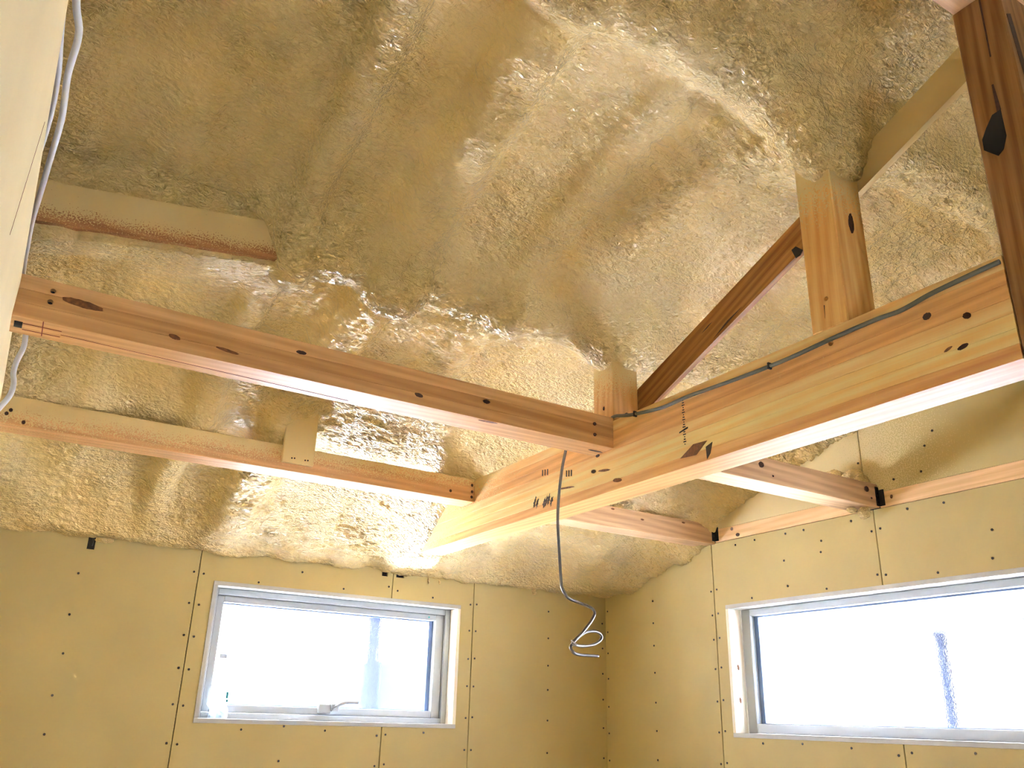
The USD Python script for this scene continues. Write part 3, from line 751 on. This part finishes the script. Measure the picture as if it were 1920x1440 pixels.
# ------------------------------------------------------------------ brackets, cables, bits
bk = thing('steel_bracket', 'black bracket strap in a notch under the foam, left end of far wall', 'bracket', (-2.614, 0.0, 2.18))
obj('strap', box((-2.6275, 0.004, 2.153), (-2.602, 0.0115, 2.23), 0.001), M_BLACK, bk)
obj('rod', tube([(-2.612, 0.002, 2.165), (-2.611, 0.001, 2.185), (-2.608, 0.003, 2.21)], 0.004, 8), M_STEEL, bk, smooth=True)

cb = thing('grey_cable', 'flat grey cable stapled along the upper edge of the main beam', 'cable', (BX0 - 0.005, -2.4, 2.44))
path = [(BX0 + 0.012, -1.742, 2.4785), (BX0 - 0.001, -1.796, 2.476), (BX0 - 0.006, -1.85, 2.462), (BX0 - 0.006, -1.903, 2.452), (BX0 - 0.006, -2.027, 2.437), (BX0 - 0.006, -2.144, 2.438), (BX0 - 0.006, -2.272, 2.432), (BX0 - 0.006, -2.39, 2.428), (BX0 - 0.006, -2.517, 2.427),
        (BX0 - 0.006, -2.649, 2.432), (BX0 - 0.006, -2.768, 2.434), (BX0 - 0.006, -2.837, 2.431), (BX0 - 0.006, -2.906, 2.440), (BX0 - 0.006, -2.969, 2.444), (BX0 - 0.006, -3.03, 2.447), (BX0 - 0.006, -3.066, 2.448)]
obj('sheath', tube(path, 0.0055, 10), M_CABLE, cb, smooth=True)
for (yy_, zz_) in ((-1.903, 2.452), (-2.45, 2.4275)):
    obj('staple', box((BX0 - 0.013, yy_ - 0.003, zz_ - 0.009), (BX0 - 0.0005, yy_ + 0.003, zz_ + 0.009), 0.001), M_STEEL, cb)

hc = thing('hanging_cable', 'dark grey lighting cable hanging from the beam and ending in a loose coil', 'cable', (-1.40, -1.62, 2.37))


def pix(px, py, y):
    """Measured point of the coil as a place in the room at depth y (only used to note down the coil's curve)."""
    d = ROWS.T @ np.array([(px - 960) / 1602.57, (py - 720) / 1602.57, 1.0])
    return CAM + d * (y - CAM[1]) / d[1]


Z8 = lambda a, b: (1020 + a / 8.47, 1080 + b / 8.47)
up = [pix(1066, 822, -1.625), pix(1060, 848, -1.62), pix(1053, 885, -1.62), pix(1047, 940, -1.62), pix(1046, 985, -1.62), pix(1049, 1040, -1.62)]
lo = [(270, 60, 0), (290, 190, 0), (380, 340, .0), (520, 410, .01), (700, 480, .01), (800, 560, 0), (770, 680, -.01), (640, 860, -.02), (520, 990, -.03), (455, 1060, -.03), (520, 1100, -.015), (640, 1112, .01), (800, 1085, .03), (900, 1010, .04), (905, 935, .04),
      (820, 880, .03), (700, 885, .02), (600, 930, .01), (480, 1040, -.005), (425, 1130, -.01), (470, 1215, -.01), (560, 1250, 0), (700, 1262, .01), (860, 1272, .02)]
path = up + [pix(*Z8(a, b), -1.62 + c) for a, b, c in lo]
obj('sheath', tube(path, 0.0047, 10, n=6), M_CONDUIT, hc, smooth=True)
tp = pix(*Z8(470, 1055), -1.655)
obj('cable_tie', tube([tp + (-0.009, 0, 0.006), tp, tp + (0.012, 0, -0.006)], 0.0022, 6), M_CABLEW, hc, smooth=True)

c1 = thing('white_cable', 'pale grey cable running along the top of the near left wall', 'cable', (-3.03, -2.3, 2.48))
obj('sheath', tube([(-3.040, -2.86, 2.50), (-3.028, -2.725, 2.49), (-3.017, -2.654, 2.49), (-3.021, -2.549, 2.49), (-3.018, -2.427, 2.49), (-3.023, -2.299, 2.488), (-3.030, -2.14, 2.486), (-3.035, -2.031, 2.486), (-3.036, -1.90, 2.487), (-3.036, -1.78, 2.490), (-3.03, -1.66, 2.487)], 0.0055, 10), M_CABLEW, c1, smooth=True)
c2 = thing('white_cable', 'second pale cable dipping behind the top edge of the near left board', 'cable', (-3.04, -2.5, 2.48))
obj('sheath', tube([(-3.046, -2.80, 2.482), (-3.040, -2.66, 2.480), (-3.034, -2.56, 2.478), (-3.034, -2.45, 2.476), (-3.041, -2.33, 2.474), (-3.052, -2.2, 2.472)], 0.005, 10), M_CABLEW, c2, smooth=True)
c3 = thing('white_cable', 'short white cable hanging below the left end of the long joist', 'cable', (-3.0, -1.62, 2.40))
obj('sheath', tube([(-3.000, -1.66, 2.45), (-3.001, -1.63, 2.395), (-2.999, -1.62, 2.36), (-3.006, -1.62, 2.317), (-3.006, -1.62, 2.289), (-3.000, -1.62, 2.263), (-3.002, -1.62, 2.232), (-3.02, -1.62, 2.19)], 0.0065, 10), M_CABLEW, c3, smooth=True)

pf = thing('plastic_film', 'crumpled clear protective film standing in the left corner of the small window', 'plastic film', (-2.01, 0.05, 1.53))
nx_, nz_ = 14, 22
U, V = np.meshgrid(np.linspace(0, 1, nx_), np.linspace(0, 1, nz_), indexing='ij')
px_ = -2.045 + 0.075 * U + 0.006 * np.sin(9 * V)
pz_ = 1.5262 + 0.115 * V
py_ = 0.045 + 0.012 * np.sin(11 * U + 3 * V) + 0.008 * np.sin(17 * V + 5 * U)
pp = np.stack([px_.ravel(), py_.ravel(), pz_.ravel()], 1)
i, j = np.meshgrid(np.arange(nx_ - 1), np.arange(nz_ - 1), indexing='ij')
a = (i * nz_ + j).ravel()
q = np.stack([a, a + nz_, a + nz_ + 1, a + 1], 1)
ff = np.vstack([q[:, [0, 1, 2]], q[:, [0, 2, 3]]])
n_ = len(pp)
vv = np.vstack([pp, pp + [0, 0.0012, 0]])
obj('film', (vv, np.vstack([ff, ff[:, ::-1] + n_])), M_FILM, pf, smooth=True)
obj('print', box((-1.985, 0.026, 1.605), (-1.976, 0.029, 1.630), 0.001), M_TEAL, pf)
obj('print', box((-1.982, 0.026, 1.590), (-1.974, 0.029, 1.600), 0.001), M_TEAL, pf)
tpz = thing('masking_tape', 'strip of white tape on the sill board of the small window', 'tape', (-1.78, -0.004, 1.52))
obj('strip', box((-1.872, -0.0052, 1.511), (-1.680, -0.0042, 1.5235)), M_VINYL, tpz)

# ------------------------------------------------------------------ outside, blurred by the frosted panes
obj('outside_ground', box((-40, -40, -3.2), (40, 40, -3.0)), M_GROUND, label='pale ground outside the house', cat='ground', kind='structure')
nh = thing('neighbour_house', 'pale neighbouring house with a dark eave seen blurred through the wide window', 'house', (4, 0, -3))
obj('wall', box((3.2, -5, -3), (3.4, 3.0, 2.5)), M_NWALL, nh)
obj('eave', box((2.75, -5.3, 2.23), (3.6, 3.2, 2.42), 0.01), M_EAVE, nh)
obj('downpipe', tube([(3.13, 0.06, -3), (3.13, 0.06, 2.23)], 0.05, 10), M_POLE, nh, smooth=True)
nb = thing('neighbour_house', 'blue-grey neighbouring house seen blurred in right half of the small window', 'house', (1.5, 4, -3))
obj('wall', box((0.35, 4.0, -3), (4.5, 6, 2.05)), M_NBLUE, nb)
po = thing('utility_pole', 'dark pole seen as a blurred streak through the small window', 'pole', (0.24, 3.8, -3))
obj('shaft', tube([(0.24, 3.8, -3), (0.24, 3.8, 5.5)], 0.075, 12, n=3), M_POLE, po, smooth=True)
